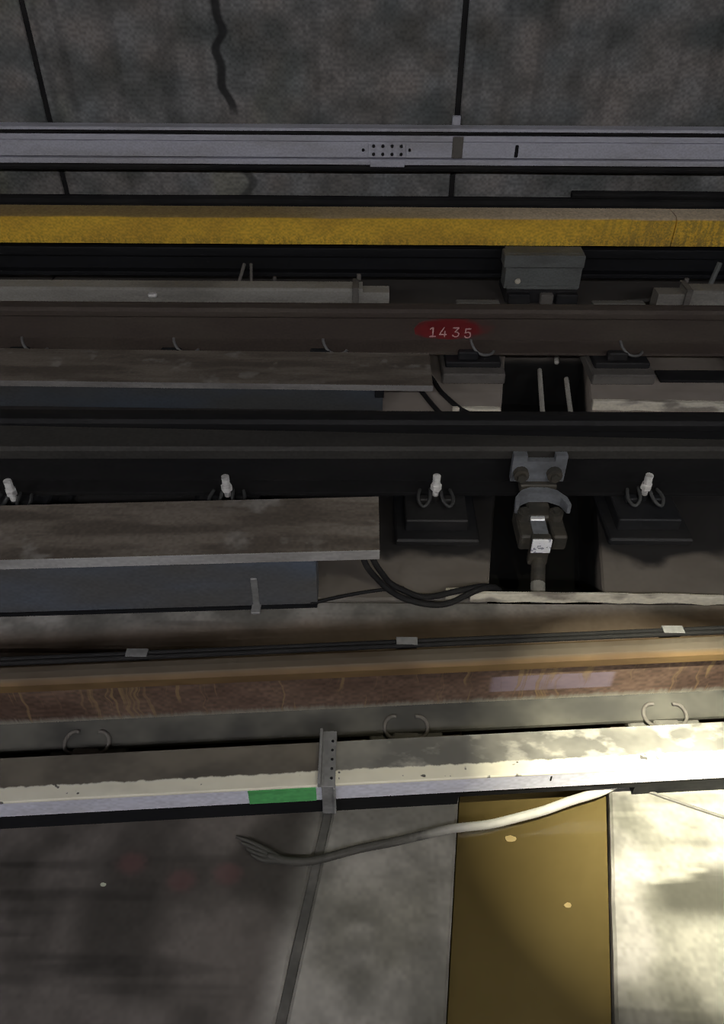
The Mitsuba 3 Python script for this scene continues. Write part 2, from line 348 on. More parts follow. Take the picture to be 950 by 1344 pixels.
part('floor', 'joint_filler', slab_mesh([(joint(-1.5) - 0.0095, -1.5), (joint(-1.5) + 0.0095, -1.5), (joint(1.28) + 0.0095, 1.28), (joint(1.28) - 0.0095, 1.28)], -0.299, -0.007, 0.001), 'muddy_hose', 'dirt filled joint', smooth=False)
WY = 4.1
struct('wall_far', box(XL, XR, WY + 0.03, WY + 0.3, -0.42, 3.6, 0), 'concrete_wall', 'grey concrete tunnel wall behind the cable tray')
for x in (-5.55, -3.55, -1.55, 0.455, 2.455, 4.455):
    part('wall_far', 'joint_seal', box(x - 0.0135, x + 0.0135, WY + 0.015, WY + 0.03, -0.29, 3.45, 0.001), 'black_rubber', 'black sealed joint')
xs = [-7, -5.55, -3.55, -1.55, 0.455, 2.455, 4.455, 7]
for a, b in zip(xs[:-1], xs[1:]):
    part('wall_far', 'panel', box(a + 0.014, b - 0.014, WY, WY + 0.03, -0.30, 3.5, 0.006), 'concrete_wall', smooth=False)
struct('wall_near', box(XL, XR, -1.9, -1.6, -0.42, 3.6, 0), 'tunnel_concrete', 'near tunnel wall')
struct('ceiling', box(XL, XR, -1.9, WY + 0.3, 3.6, 3.8, 0), 'tunnel_concrete', 'tunnel ceiling')

solo('trench_water', slab_mesh([(nL(-1.4) + 0.003, -1.4), (nR(-1.4) - 0.003, -1.4), (nR(1.295) - 0.003, 1.295), (nL(1.295) + 0.003, 1.295)], -0.2995, -0.022, 0.001), 'murky_water',
     'murky brown water standing in the trench between two foreground slabs', 'water', smooth=False)
def scrap(x, y, z, a, b, seed):
    q = np.random.default_rng(seed)
    ang = np.linspace(0, 2 * np.pi, 9)[:-1]
    pts = np.stack([np.cos(ang) * a * q.uniform(.7, 1.1, 8), np.sin(ang) * b * q.uniform(.7, 1.1, 8)], 1)
    m = trimesh.creation.extrude_polygon(Polygon(pts), 0.002, engine='earcut')
    m.apply_translation([x, y, z]); return m
solo('floating_leaf', scrap(0.322, 0.80, -0.0225, 0.014, 0.008, 1), 'leaf_tan', 'tan leaf scrap floating on the murky water just below the pale hose', 'leaf')
solo('floating_leaf', scrap(0.417, 0.664, -0.0225, 0.009, 0.006, 2), 'leaf_tan', 'small bright tan scrap floating on the water near the front of the trench', 'leaf')
solo('paper_scrap', scrap(-0.516, 0.691, -0.004, 0.008, 0.004, 3), 'paper_scrap', 'tiny pale scrap lying on the dark slab at far left of foreground', 'scrap')

# tunnel lamps (unseen fittings added high on the near wall for general light)
def lamp(x, y, z):
    k = thing('unseen_tunnel_lamp', 'unseen fluorescent lamp fitting added on the near tunnel wall', 'lamp', 'unseen added lamps')
    part(k, 'housing', box(-0.75, 0.75, -0.09, 0.09, 0.0, 0.06, 0.01, loc=(x, y, z)), 'galvanised')
    scene[k + '__tube'] = mikit.ply(cyl([x - 0.72, y, z - 0.035], [x + 0.72, y, z - 0.035], 0.03, 16), 'white_paint', smooth=True,
                                    emitter={'type': 'area', 'radiance': {'type': 'rgb', 'value': [84.0 * v for v in LAMP]}})
for x in (-5.2, -2.6, 0.0, 2.6, 5.2): lamp(x, -1.51, 2.65)

# ---------------------------------------------------------------- wall tray and cables
def cable_x(x0, x1, y, z, r, sag=0.0, wob=0.0, n=90, seed=0, slope=0.0):
    X = np.linspace(x0, x1, n)
    w = meshkit.noise(np.stack([X * 1.7, X * 0 + seed, X * 0 + .3], 1)) - 0.5
    w2 = meshkit.noise(np.stack([X * 1.3, X * 0 + seed + 5, X * 0 + .3], 1)) - 0.5
    return tube(np.stack([X, y + slope * X + wob * w2, z + wob * w], 1), r, 10)
TY = 4.0
t = thing('cable_tray', 'long silver grey metal cable tray along the concrete wall', 'cable tray')
part(t, 'top_flange', along(rect(-0.002, 0.075, 0.603, 0.617), XL, XR, TY, b=0.002), 'tray_metal')
part(t, 'back_plate', along(rect(0.045, 0.075, 0.47, 0.605), XL, XR, TY, b=0.002), 'tray_metal')
part(t, 'upper_panel', along(rect(0.004, 0.045, 0.557, 0.583), XL, XR, TY, b=0.002), 'tray_metal')
part(t, 'front_panel', along(rect(0.0, 0.045, 0.484, 0.5555), XL, XR, TY, b=0.002), 'tray_metal')
part(t, 'lower_lip', along(rect(-0.008, 0.075, 0.452, 0.477), XL, XR, TY, b=0.003), 'tray_metal')
sp = part(t, 'splice_plate', box(0.02, 0.205, TY - 0.006, TY, 0.487, 0.552, 0.002), 'tray_metal', 'perforated splice plate')
for i in range(4):
    for z in (0.539, 0.502):
        part(sp, 'bolt', cyl([0.046 + i * 0.045, TY - 0.010, z], [0.046 + i * 0.045, TY - 0.005, z], 0.008, 10), 'dark_steel', smooth=30)
for x in (-0.005, 0.222): part(t, 'bolt', cyl([x, TY - 0.006, 0.520], [x, TY + 0.001, 0.520], 0.007, 10), 'dark_steel', smooth=30)
part(t, 'foot_plate', box(0.03, 0.20, TY - 0.014, TY - 0.008, 0.444, 0.475, 0.002), 'tray_metal')
part(t, 'slot_clip', box(0.738, 0.754, TY - 0.008, TY, 0.490, 0.546, 0.003), 'dark_steel', 'dark clip')
part(t, 'tie_band', box(0.43, 0.482, TY - 0.004, TY, 0.484, 0.583, 0.001), 'fastening_iron', 'dull stained band')
solo('tray_cable_and_shade', cable_x(-6.9, 6.9, TY + 0.014, 0.593, 0.0095, wob=0.003, seed=3), 'black_rubber', 'black cable lying in the upper groove of the silver wall tray', 'cable')
for x in (-2.4, 0.45, 2.6):
    part(t, 'wall_bracket', box(x - 0.02, x + 0.02, TY + 0.075, WY - 0.0005, 0.46, 0.655 if x == 0.45 else 0.61, 0.003), 'tray_metal')
solo('tray_cable_and_shade', cable_x(-6.9, 6.9, TY + 0.02, 0.432, 0.0185, wob=0.003, seed=8), 'black_rubber', 'thick black tube added as the shadow band under the silver wall tray', 'cable')  # black tube added to draw the shadow below the tray
solo('wall_cable', cable_x(-6.9, 6.9, WY - 0.034, 0.248, 0.030, wob=0.006, seed=1), 'black_rubber', 'thick black cable along the foot of the wall behind the yellow cover', 'cable')
solo('wall_cable', cable_x(1.07, 6.9, WY - 0.036, 0.293, 0.020, wob=0.004, seed=2), 'black_rubber', 'short black cable on the right, stacked on the thick wall cable', 'cable')
for i, x in enumerate(np.arange(-6.2, 6.5, 1.55)):
    k = solo('cable_bracket', cat(box(x - 0.02, x + 0.02, WY - 0.07, WY + 0.001, 0.198, 0.218, 0.003), box(x - 0.02, x + 0.02, WY - 0.01, WY + 0.001, 0.10, 0.218, 0.003)), 'dark_steel',
             'small dark steel cable bracket on the wall foot behind the cover', 'bracket', 'cable brackets at the foot of the wall')

# ---------------------------------------------------------------- conductor rail with yellow cover boards
CY = 3.5
def cover(x0, x1, label):
    k = thing('cover_board', label, 'cover board')
    prof = [(0.0, 0.240), (0.010, 0.238), (0.016, 0.340), (0.03, 0.352), (0.115, 0.358), (0.125, 0.345), (0.128, 0.25), (0.140, 0.25), (0.138, 0.352), (0.122, 0.371), (0.02, 0.368), (0.002, 0.356)]
    part(k, 'hood', along(prof, x0, x1, CY, b=0), 'yellow_cover')
    return k
ca = cover(XL, 1.418, 'long yellow cover board over the conductor rail, left of the seam')
cb = cover(1.422, XR, 'paler yellow cover board right of the seam, at the right edge')
k = thing('conductor_rail', 'dark steel conductor rail hidden under the yellow cover boards', 'rail')
part(k, 'head', along(rect(0.02, 0.10, 0.17, 0.215), XL, XR, CY, b=0.006), 'dark_steel')
part(k, 'web', along(rect(0.052, 0.068, 0.10, 0.17), XL, XR, CY, b=0.002), 'dark_steel')
part(k, 'foot', along(rect(0.01, 0.11, 0.08, 0.10), XL, XR, CY, b=0.003), 'dark_steel')
def pedestal(x):
    k = thing('rail_support', 'grey insulated support box below the yellow cover, by the red painted number' if abs(x) < 2 else 'grey insulated support box beyond the left edge' if x < 0 else 'grey insulated support box beyond the right edge', 'support')
    b = part(k, 'box', cat(along([(-0.10, 0.075), (0.0, 0.07), (0.0, 0.238), (-0.085, 0.238), (-0.10, 0.20)], x - 0.185, x + 0.165, CY, b=0.004), box(x - 0.20, x + 0.168, CY - 0.112, CY - 0.02, 0.178, 0.236, 0.004)), 'insulator_grey')
    part(b, 'bottom_lip', box(x - 0.175, x + 0.16, CY - 0.110, CY - 0.098, 0.075, 0.090, 0.003), 'insulator_grey')
    part(b, 'bolt', trimesh.creation.icosphere(2, 0.014).apply_transform(np.diag([1, .6, 1, 1])).apply_translation([x - 0.125, CY - 0.103, 0.112]), 'lime_edge', 'pale bolt head', smooth=True)
    part(k, 'base', box(x - 0.17, x + 0.165, CY - 0.09, CY + 0.12, 0.0, 0.078, 0.004), 'black_iron')
    for dx, w in ((-0.11, 0.05), (0.02, 0.03), (0.115, 0.05)):
        part(k, 'foot', box(x + dx - w, x + dx + w, CY - 0.125, CY - 0.09, 0.0, 0.055, 0.005), 'black_iron' if dx != 0.02 else 'fastening_iron')
for x in (-3.9, 0.84, 4.6): pedestal(x)
def bar(name, p0, p1, w, mat_, label, catg, group=None):
    return solo(name, cyl(p0, p1, w, 8), mat_, label, catg, group)
bar('tie_bar', [-0.615, 3.40, 0.004], [-0.555, 3.47, 0.16], 0.008, 'fastening_iron', 'thin leaning steel bar under the yellow cover, left of a pair', 'bar')
bar('tie_bar', [-0.53, 3.42, 0.004], [-0.525, 3.47, 0.16], 0.007, 'fastening_iron', 'thin upright steel bar under the yellow cover, right of a pair', 'bar')
bar('tie_bar', [-0.425, 3.38, 0.004], [-0.41, 3.40, 0.125], 0.009, 'fastening_iron', 'short steel stub standing right of the two thin bars', 'bar')
bar('tie_bar', [1.60, 3.40, 0.004], [1.645, 3.44, 0.19], 0.012, 'insulator_grey', 'grey upright bar behind the white duct at the right edge', 'bar')

# white ducts behind the far rail
def duct(x0, x1, label, straps):
    k = thing('white_duct', label, 'duct')
    part(k, 'body', along(rect(0.0, 0.078, 0.0, 0.118), x0, x1, 3.25, b=0.006), 'duct_white')
    part(k, 'lid', along([(-0.005, 0.098), (0.083, 0.098), (0.083, 0.134), (0.006, 0.134), (-0.005, 0.124)], x0 + 0.12 if x0 > 0 else x0, x1 if x0 > 0 else x1 - 0.12, 3.25, b=0.003), 'duct_white')
    for s, h in straps:
        part(k, 'strap', cat(box(s - 0.014, s + 0.014, 3.234, 3.246, 0.0, 0.138, 0.002), box(s - 0.014, s + 0.014, 3.234, 3.345, 0.137, 0.145, 0.002),
                             box(s + 0.004, s + 0.024, 3.33, 3.345, 0.137, 0.137 + h, 0.003)), 'fastening_iron', 'dark strap')
    return k
da = duct(-5.0, 0.117, 'pale grey duct behind the far rail on the left, ending by the red number', [(-0.035, 0.03)])
part(da, 'chipped_clip', box(-0.965, -0.925, 3.228, 3.25, 0.095, 0.115, 0.006), 'white_paint', 'white chipped clip')
db = duct(1.325, 5.0, 'pale grey strapped duct behind the far rail at the right edge', [(1.455, 0.02)])
for a, b in ((0.41, 0.60), (1.01, 1.24)):
    solo('edge_strip', box(a, b, 3.15, 3.19, 0.0, 0.116, 0.004), 'fastening_dust', 'pale strip behind the far rail, left of the support box' if a < 0.9 else 'pale strip behind the far rail, right of the support box', 'strip')
solo('looped_cable', tube(smooth_path([(1.07, 3.2, 0.012), (1.10, 3.22, 0.05), (1.17, 3.25, 0.075), (1.26, 3.30, 0.062), (1.36, 3.37, 0.04), (1.44, 3.40, 0.012)]), 0.010), 'muddy_hose',
     'short grey cable looping from the support box to the right duct', 'cable')
solo('looped_cable', tube(smooth_path([(1.20, 3.16, 0.012), (1.19, 3.17, 0.05), (1.16, 3.18, 0.07)]), 0.007), 'muddy_hose', 'thin cable stub standing by the looping grey cable', 'cable')

# ---------------------------------------------------------------- rails
def rail(label, x0, x1, y, slope, z, mats, tall=0.0, footw=0.075, hw=0.036):
    k = thing('running_rail', label, 'rail')
    part(k, 'foot', along([(-footw, 0), (footw, 0), (footw, 0.011), (0.022, 0.026), (0.009, 0.034), (-0.009, 0.034), (-0.022, 0.026), (-footw, 0.011)], x0, x1, y, slope, 0.002, z), mats[0])
    part(k, 'web', along([(-0.0085, 0.033), (0.0085, 0.033), (0.0085, 0.138 + tall), (-0.0085, 0.138 + tall)], x0, x1, y, slope, 0, z), mats[1])
    part(k, 'head', along([(-0.008, 0.128), (0.008, 0.128), (hw, 0.140), (hw, 0.166), (hw - 0.010, 0.174), (0.0, 0.176), (0.010 - hw, 0.174), (-hw, 0.162), (-hw, 0.140)], x0, x1, y, slope, 0.002, z + tall), mats[2])
    return k
SN, YN = 0.064, 1.080
near = rail('rusty brown running rail in front, beside the white edged duct', XL, XR, YN, SN, 0.03, ('dusty_foot', 'rusty_web', 'rusty_head'), tall=0.03, footw=0.065, hw=0.026)
FY = 2.840
far = rail('dark brown running rail carrying the red painted number', XL, XR, FY, 0.0, 0.07, ('far_rail_rust', 'far_rail_rust', 'far_rail_rust'))
stock = rail('black greased stock rail behind the switch blade', XL, XR, 2.045, 0.004, 0.07, ('greasy_rail', 'greasy_rail', 'greasy_rail'))
bl = thing('switch_rail', 'black greased switch blade in front of the stock rail', 'rail')
def taper(pf, pb, zb, zt, x0, x1):      # a bar whose front and back edges follow two lines
    V = []
    for x in (x0, x1):
        f, b = pf(x), pb(x)
        V += [(x, f, zb), (x, b, zb), (x, b, zt), (x, f + 0.010, zt), (x, f, zt - 0.010)]
    return trimesh.convex.convex_hull(np.array(V))
bf = lambda x: 1.872 + 0.010 * x
bb = lambda x: 1.957 - 0.024 * x
part(bl, 'head', taper(bf, bb, 0.20, 0.238, XL * 0.5, 1.9), 'greasy_head')
part(bl, 'web', along(rect(0.03, 0.048, 0.09, 0.20), -3.5, 1.9, 1.872, 0.008, 0), 'greasy_rail')
part(bl, 'foot', along([(-0.02, 0.072), (0.07, 0.072), (0.07, 0.082), (0.048, 0.094), (0.03, 0.094), (-0.02, 0.084)], -3.5, 1.9, 1.872, 0.008, 0.001), 'greasy_rail')

# the painted number on the far rail
mk = part(far, 'red_paint_patch', trimesh.creation.extrude_polygon(
    Polygon([(0.0, 0.012), (0.03, 0.0), (0.14, -0.008), (0.25, 0.002), (0.31, 0.02), (0.315, 0.05), (0.27, 0.074), (0.16, 0.079), (0.06, 0.077), (0.012, 0.06), (-0.006, 0.036)]).buffer(0.004), 0.001, engine='earcut')
    .apply_transform([[1, 0, 0, 0.215], [0, 0, -1, FY - 0.0085], [0, 1, 0, 0.116], [0, 0, 0, 1]]), 'red_paint', 'red painted patch')
for ch, x in (('1', 0.262), ('4', 0.304), ('3', 0.357), ('5', 0.405)):
    m = meshkit.text_mesh(ch, 0.043, 0.001)
    m.apply_transform(np.array([[1, 0, 0, x], [0, 0, -1, FY - 0.0095], [0, 1, 0, 0.116 if ch != '5' else 0.112], [0, 0, 0, 1.0]]))
    part(mk, 'digit', m, 'pink_paint', 'pale digit ' + ch, smooth=False)

# ---------------------------------------------------------------- fastenings
def clip_path(s):       # one bow of the spring clip, from the bolt out and back on to the foot
    return smooth_path([(0.012 * s, 0.03, 0.024), (0.018 * s, -0.012, 0.024), (0.028 * s, -0.036, 0.014), (0.040 * s, -0.042, 0.009), (0.050 * s, -0.030, 0.012), (0.053 * s, 0.0, 0.018), (0.046 * s, 0.03, 0.018)], 26)
def fastening(x, y, zf, label, group, mats, bolt, wide=0.17, front=0.12, back=0.30, pad=None, bolt_label=None):
    """x, y: the bolt at the near edge of the rail foot; zf: the underside of the foot"""
    k = thing('rail_fastening', label, 'rail fastening', group)
    bp = part(k, 'base_plate', box(x - wide / 2, x + wide / 2, y - front, y + back, 0.026, zf, 0.004), mats[0])
    part(k, 'sole_pad', box(x - wide / 2 - 0.03, x + wide / 2 + 0.035, y - front - 0.04, y + back + 0.02, 0.0, 0.026, 0.006), pad or mats[0])
    for d in (-0.060, 0.022): part(bp, 'shoulder', box(x + d, x + d + 0.038, y - 0.030, y - 0.004, zf, zf + 0.02, 0.004), mats[0])
    for s in (-1, 1):
        part(k, 'clip', tube(clip_path(s) + np.array([x, y - 0.012, zf + 0.004]), 0.0055, 8), mats[1], smooth=True)
    part(bp, 'stud', cyl([x, y - 0.006, zf - 0.002], [x, y - 0.006, zf + 0.021], 0.013, 10), mats[0])
    b = part(k, 'bolt', cat(trimesh.creation.cylinder(0.017, 0.018, sections=6).apply_translation([x, y - 0.006, zf + 0.052]), trimesh.creation.cylinder(0.012, 0.045, sections=12).apply_translation([x, y - 0.006, zf + 0.072]),
                            trimesh.creation.cylinder(0.010, 0.03, sections=10).apply_translation([x, y - 0.006, zf + 0.034])), bolt, bolt_label, smooth=30)
    return k
def yn(x): return YN + SN * x
for i, x in enumerate([-1.295, -0.62, 0.105, 0.715, 1.40]):
    lab = {1: 'dusty spring clip on the near rusty rail, above the dark duct at left', 2: 'dusty spring clip on the near rusty rail, right of the duct strap', 3: 'dusty spring clip on the near rusty rail, rightmost in view'}.get(i, 'dusty spring clip on the near rusty rail beyond the frame')
    k = thing('rail_fastening', lab, 'rail fastening', 'fastenings of the near rail')
    y = yn(x)
    part(k, 'base_plate', box(x - 0.085, x + 0.085, y - 0.108, y + 0.15, 0.0, 0.0295, 0.004), 'fastening_dust')
    for s in (-1, 1):
        part(k, 'clip', tube(smooth_path([(x + 0.02 * s, y - 0.074, 0.036), (x + 0.04 * s, y - 0.077, 0.041), (x + 0.05 * s, y - 0.06, 0.046), (x + 0.042 * s, y - 0.038, 0.053), (x + 0.022 * s, y - 0.034, 0.056)], 20), 0.0045, 8), 'fastening_iron', smooth=True)
    part(k, 'shoulder', box(x - 0.03, x + 0.03, y - 0.088, y - 0.067, 0.028, 0.044, 0.004), 'fastening_dust')
mids = [(-1.70, 1.80), (-1.06, 1.805), (-0.413, 1.832), (0.226, 1.842), (0.872, 1.852), (1.54, 1.858)]
mlab = {1: 'black fastening with white marked bolt, leftmost behind the big board', 2: 'black fastening with white marked bolt peeping over the middle of the big board', 3: 'black fastening with white marked bolt, left of the switch lock', 4: 'black fastening with reddish white bolt, right of the switch lock'}
for i, (x, y) in enumerate(mids):
    fastening(x, y, 0.07, mlab.get(i, 'black fastening with white marked bolt beyond the frame'), 'fastenings of the switch rails', ('black_iron', 'clip_dark'), 'white_paint', wide=0.19, front=0.075 if x < 0 else 0.105, back=0.30, bolt_label='white painted bolt')
for i, x in enumerate([-1.95, -1.35, -0.745, -0.15, 0.440, 1.035, 1.63]):
    lab = {1: 'fastening of the far rail, leftmost above the smaller board', 2: 'fastening of the far rail above the middle of the smaller board', 3: 'fastening of the far rail above the right end of the smaller board', 4: 'fastening of the far rail below the red number', 5: 'fastening of the far rail right of the trench with a bright bent clip'}.get(i, 'fastening of the far rail beyond the frame')
    y = FY - 0.085
    k = thing('rail_fastening', lab, 'rail fastening', 'fastenings of the far rail')
    part(k, 'base_plate', box(x - 0.11, x + 0.11, y - 0.05, y + 0.21, 0.045, 0.07, 0.004), 'black_iron')
    part(k, 'plinth', box(x - 0.125, x + 0.125, y - 0.10, y + 0.24, 0.0, 0.045, 0.005), 'fastening_iron', 'grey mortar plinth')
    part(k, 'shoulder', box(x - 0.06, x + 0.02, y - 0.035, y - 0.001, 0.07, 0.105, 0.005), 'black_iron')
    part(k, 'clip', tube(smooth_path([(x - 0.01, y + 0.015, 0.135), (x, y - 0.01, 0.115), (x + 0.025, y - 0.025, 0.095), (x + 0.06, y - 0.02, 0.088), (x + 0.085, y + 0.005, 0.092)], 24), 0.006, 8), 'clip_bare', smooth=True)

# thin heating cables clipped along the back of the near rail head
for dy, z, lab in ((0.0325, 0.230, 'thin black cable along the back of the near rail head, nearer the rail'), (0.0455, 0.228, 'thin black cable along the back of the near rail head, farther from the rail')):
    solo('rail_cable', cable_x(-6.8, 6.8, YN + dy, z, 0.0055, wob=0.001, seed=int(dy * 1000), slope=SN), 'black_rubber', lab, 'cable', smooth=True)
for i, x in enumerate((-1.12, -0.497, 0.103, 0.715, 1.33)):
    y = yn(x)
    solo('cable_clip', cat(box(x - 0.024, x + 0.024, y + 0.031, y + 0.053, 0.2337, 0.2355, 0.0005), box(x - 0.024, x + 0.024, y + 0.0515, y + 0.0535, 0.205, 0.2355, 0.0005), box(x - 0.024, x + 0.024, y + 0.0235, y + 0.0535, 0.202, 0.2065, 0.001)), 'galvanised',
         {1: 'small metal clip on the near rail cables, leftmost', 2: 'small metal clip on the near rail cables, in the middle', 3: 'small metal clip on the near rail cables, rightmost'}.get(i, 'small metal clip on the rail cables beyond the frame'), 'clip', 'cable clips of the near rail')

# ---------------------------------------------------------------- white edged duct in front
FS, FY0 = 0.0648, 0.848
def front_duct(x0, x1, label):
    k = thing('cable_duct', label, 'cable duct')
    part(k, 'lid', along([(0.0, 0.108), (0.105, 0.094), (0.105, 0.111), (0.003, 0.114), (0.0, 0.112)], x0, x1, FY0, FS, 0.001), 'trunking_lid')
    part(k, 'front_face', along([(0.001, 0.056), (0.02, 0.056), (0.02, 0.1045), (0.001, 0.1077)], x0, x1, FY0, FS, 0.001), 'trunking_face', 'silver front face')
    part(k, 'underside', along(rect(0.0202, 0.104, 0.062, 0.0935), x0, x1, FY0, FS, 0), 'trunking_under')
    part(k, 'base_strip', along(rect(0.005, 0.024, 0.030, 0.0565), x0, x1, FY0, FS, 0.001), 'dark_steel', 'dark base strip')
    for a, b in ((x0, min(x1, 0.212)), (0.60, x1)):          # skirts standing on the slabs either side of the trench
        if b > a: part(k, 'skirt', along(rect(0.005, 0.022, 0.0, 0.031), a, b, FY0, FS, 0.001), 'dark_steel')
    for x in np.arange(math.ceil(x0 / 0.9) * 0.9 + 0.45, x1, 0.9):
        if 0.2 < x < 0.62: continue
        part(k, 'support_foot', box(x - 0.03, x + 0.03, FY0 + FS * x + 0.06, FY0 + FS * x + 0.10, -0.001, 0.062, 0.002), 'trunking_under')
    return k
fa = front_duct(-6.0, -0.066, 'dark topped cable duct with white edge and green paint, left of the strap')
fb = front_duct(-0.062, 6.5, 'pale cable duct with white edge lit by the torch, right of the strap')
part(fa, 'green_paint_mark', along([(-0.0010, 0.0575), (0.0012, 0.0575), (0.0012, 0.107), (-0.0010, 0.107)], -0.232, -0.092, FY0, FS, 0), 'green_paint', 'green paint patch')
part(fb, 'pencil_mark', box(0.402, 0.405, FY0 + FS * 0.40 - 0.0002, FY0 + FS * 0.4 + 0.02, 0.085, 0.1005, 0), 'dark_steel')
k = thing('duct_strap', 'grey steel strap clamped across the white edged duct', 'strap')
sx = -0.066
sy = FY0 + FS * sx
part(k, 'band', cat(box(sx - 0.016, sx + 0.014, sy - 0.006, sy + 0.125, 0.1145, 0.120, 0.001), box(sx - 0.022, sx - 0.016, sy - 0.006, sy + 0.125, 0.1145, 0.132, 0.001)), 'galvanised')
part(k, 'front_leg', cat(box(sx - 0.014, sx + 0.014, sy - 0.007, sy - 0.002, 0.012, 0.120, 0.001), box(sx + 0.010, sx + 0.015, sy - 0.012, sy - 0.002, 0.02, 0.120, 0.001)), 'galvanised')
part(k, 'back_leg', box(sx - 0.014, sx + 0.014, sy + 0.120, sy + 0.126, 0.0, 0.120, 0.001), 'galvanised')
for i in range(5): part(k, 'rivet', trimesh.creation.icosphere(1, 0.003).apply_translation([sx + 0.006, sy + 0.012 + i * 0.022, 0.1205]), 'dark_steel', smooth=True)

# pale hose crossing the trench
pts = [(0.66, 0.985, 0.020), (0.60, 0.935, 0.016), (0.545, 0.899, 0.013), (0.46, 0.869, 0.014), (0.40, 0.848, 0.012), (0.34, 0.832, 0.010), (0.27, 0.815, 0.010), (0.205, 0.806, 0.0125), (0.14, 0.793, 0.011), (0.06, 0.774, 0.010)]
h = thing('hose', 'pale grey hose crossing the water trench, muddy and frayed at its left end', 'hose')
pts += [(0.0, 0.762, 0.009), (-0.05, 0.748, 0.009), (-0.112, 0.735, 0.008), (-0.165, 0.740, 0.006), (-0.19, 0.748, 0.004)]
part(h, 'tube', tube(smooth_path(pts, 130), np.linspace(0.0105, 0.0080, 130), 14), 'grey_hose', smooth=True)
part(h, 'frayed_end', cat(*[tube(smooth_path([(-0.165, 0.741, 0.003), (-0.205 - 0.004 * i, 0.742 + 0.010 * i, 0.003), (-0.225 - 0.012 * i, 0.752 + 0.0125 * i, 0.002)], 14), np.linspace(0.009, 0.003, 14), 7) for i in range(4)]), 'grey_hose', smooth=True)
solo('thin_wire', tube(smooth_path([(0.60, 0.915, 0.004), (0.68, 0.88, 0.004), (0.78, 0.84, 0.004), (0.92, 0.79, 0.004)], 30), 0.0035, 7), 'fastening_dust', 'thin pale wire lying on the bright right hand slab', 'wire')

# ---------------------------------------------------------------- covered boxes between the rails
def cover_box(label, x0, x1, xb, yf, slope, depth, zt, th, mats, face_y, side='blue_steel'):
    k = thing('cable_box', label, 'cable box')
    lid = part(k, 'lid', along([(0.004, zt - th), (depth, zt - th), (depth, zt), (0.004, zt)], x0, x1, yf, slope, 0.002), mats[0])
    part(lid, 'front_edge', along([(0.0, zt - th - 0.001), (0.006, zt - th - 0.001), (0.006, zt - 0.001), (0.0, zt - 0.001)], x0, x1, yf, slope, 0.001), mats[1], 'bright front edge')
    part(k, 'channel', along([(face_y, 0.0), (0.085, 0.0), (0.085, zt - th), (face_y, zt - th)], x0, xb, yf, slope, 0.004), side, 'blue grey steel side')
    return k
b1 = cover_box('large weathered board on a blue grey steel box, in front of the switch rails', -2.6, 0.047, -0.122, 1.461, 0.048, 0.228, 0.20, 0.030, ('weathered_board', 'board_edge'), 0.003)
part(b1, 'base_flange', along(rect(-0.010, 0.02, 0.0, 0.004), -2.6, -0.122, 1.461, 0.048, 0.001), 'dark_steel')
part(b1, 'side_bracket', cat(box(-0.299, -0.281, 1.446, 1.456, 0.0, 0.11, 0.002), box(-0.303, -0.277, 1.418, 1.456, 0.0, 0.008, 0.002)), 'galvanised', 'grey bracket')
b2 = cover_box('smaller weathered board on a blue grey box, in front of the far rail', -2.6, 0.258, 0.075, 2.440, -0.012, 0.250, 0.12, 0.022, ('weathered_board', 'far_board_edge'), 0.015, 'blue_steel_dimmed')
part(b2, 'end_block', box(0.045, 0.079, 2.447, 2.47, 0.060, 0.097, 0.003), 'dark_steel')
for p_, lab in (([(0.02, 1.53, 0.16), (0.035, 1.515, 0.11), (0.062, 1.522, 0.05), (0.085, 1.525, 0.014), (0.115, 1.508, 0.009), (0.165, 1.480, 0.010), (0.235, 1.470, 0.034), (0.31, 1.490, 0.037), (0.36, 1.512, 0.02), (0.385, 1.52, -0.05)], 'black cable from under the big board curving to the trench, upper of two'),
                ([(0.0, 1.52, 0.16), (0.012, 1.503, 0.11), (0.042, 1.512, 0.05), (0.07, 1.512, 0.012), (0.105, 1.483, 0.009), (0.16, 1.458, 0.009), (0.235, 1.452, 0.012), (0.295, 1.468, 0.034), (0.36, 1.50, 0.03), (0.40, 1.515, -0.05)], 'black cable from under the big board curving to the trench, lower of two')):
    solo('black_cable', tube(smooth_path(p_, 50), 0.0085, 10), 'black_rubber', lab, 'cable', smooth=True)
solo('thin_wire', tube(smooth_path([(-0.14, 1.455, 0.006), (0.0, 1.50, 0.004), (0.06, 1.512, 0.004), (0.12, 1.518, 0.006)], 30), 0.005, 7), 'black_rubber', 'thin dark wire lying on the bed below the big board', 'wire')
for p_, lab in (([(0.19, 2.66, 0.05), (0.215, 2.625, 0.015), (0.25, 2.53, 0.008), (0.29, 2.43, 0.008), (0.33, 2.36, 0.008)], 'black cable coming from under the smaller board, left of two'),
                ([(0.215, 2.72, 0.04), (0.262, 2.705, 0.015), (0.30, 2.60, 0.008), (0.335, 2.52, 0.008), (0.385, 2.44, 0.008), (0.45, 2.40, 0.008)], 'black cable coming from under the smaller board, right of two')):
    solo('black_cable', tube(smooth_path(p_, 50), 0.0095, 10), 'black_rubber', lab, 'cable', smooth=True)

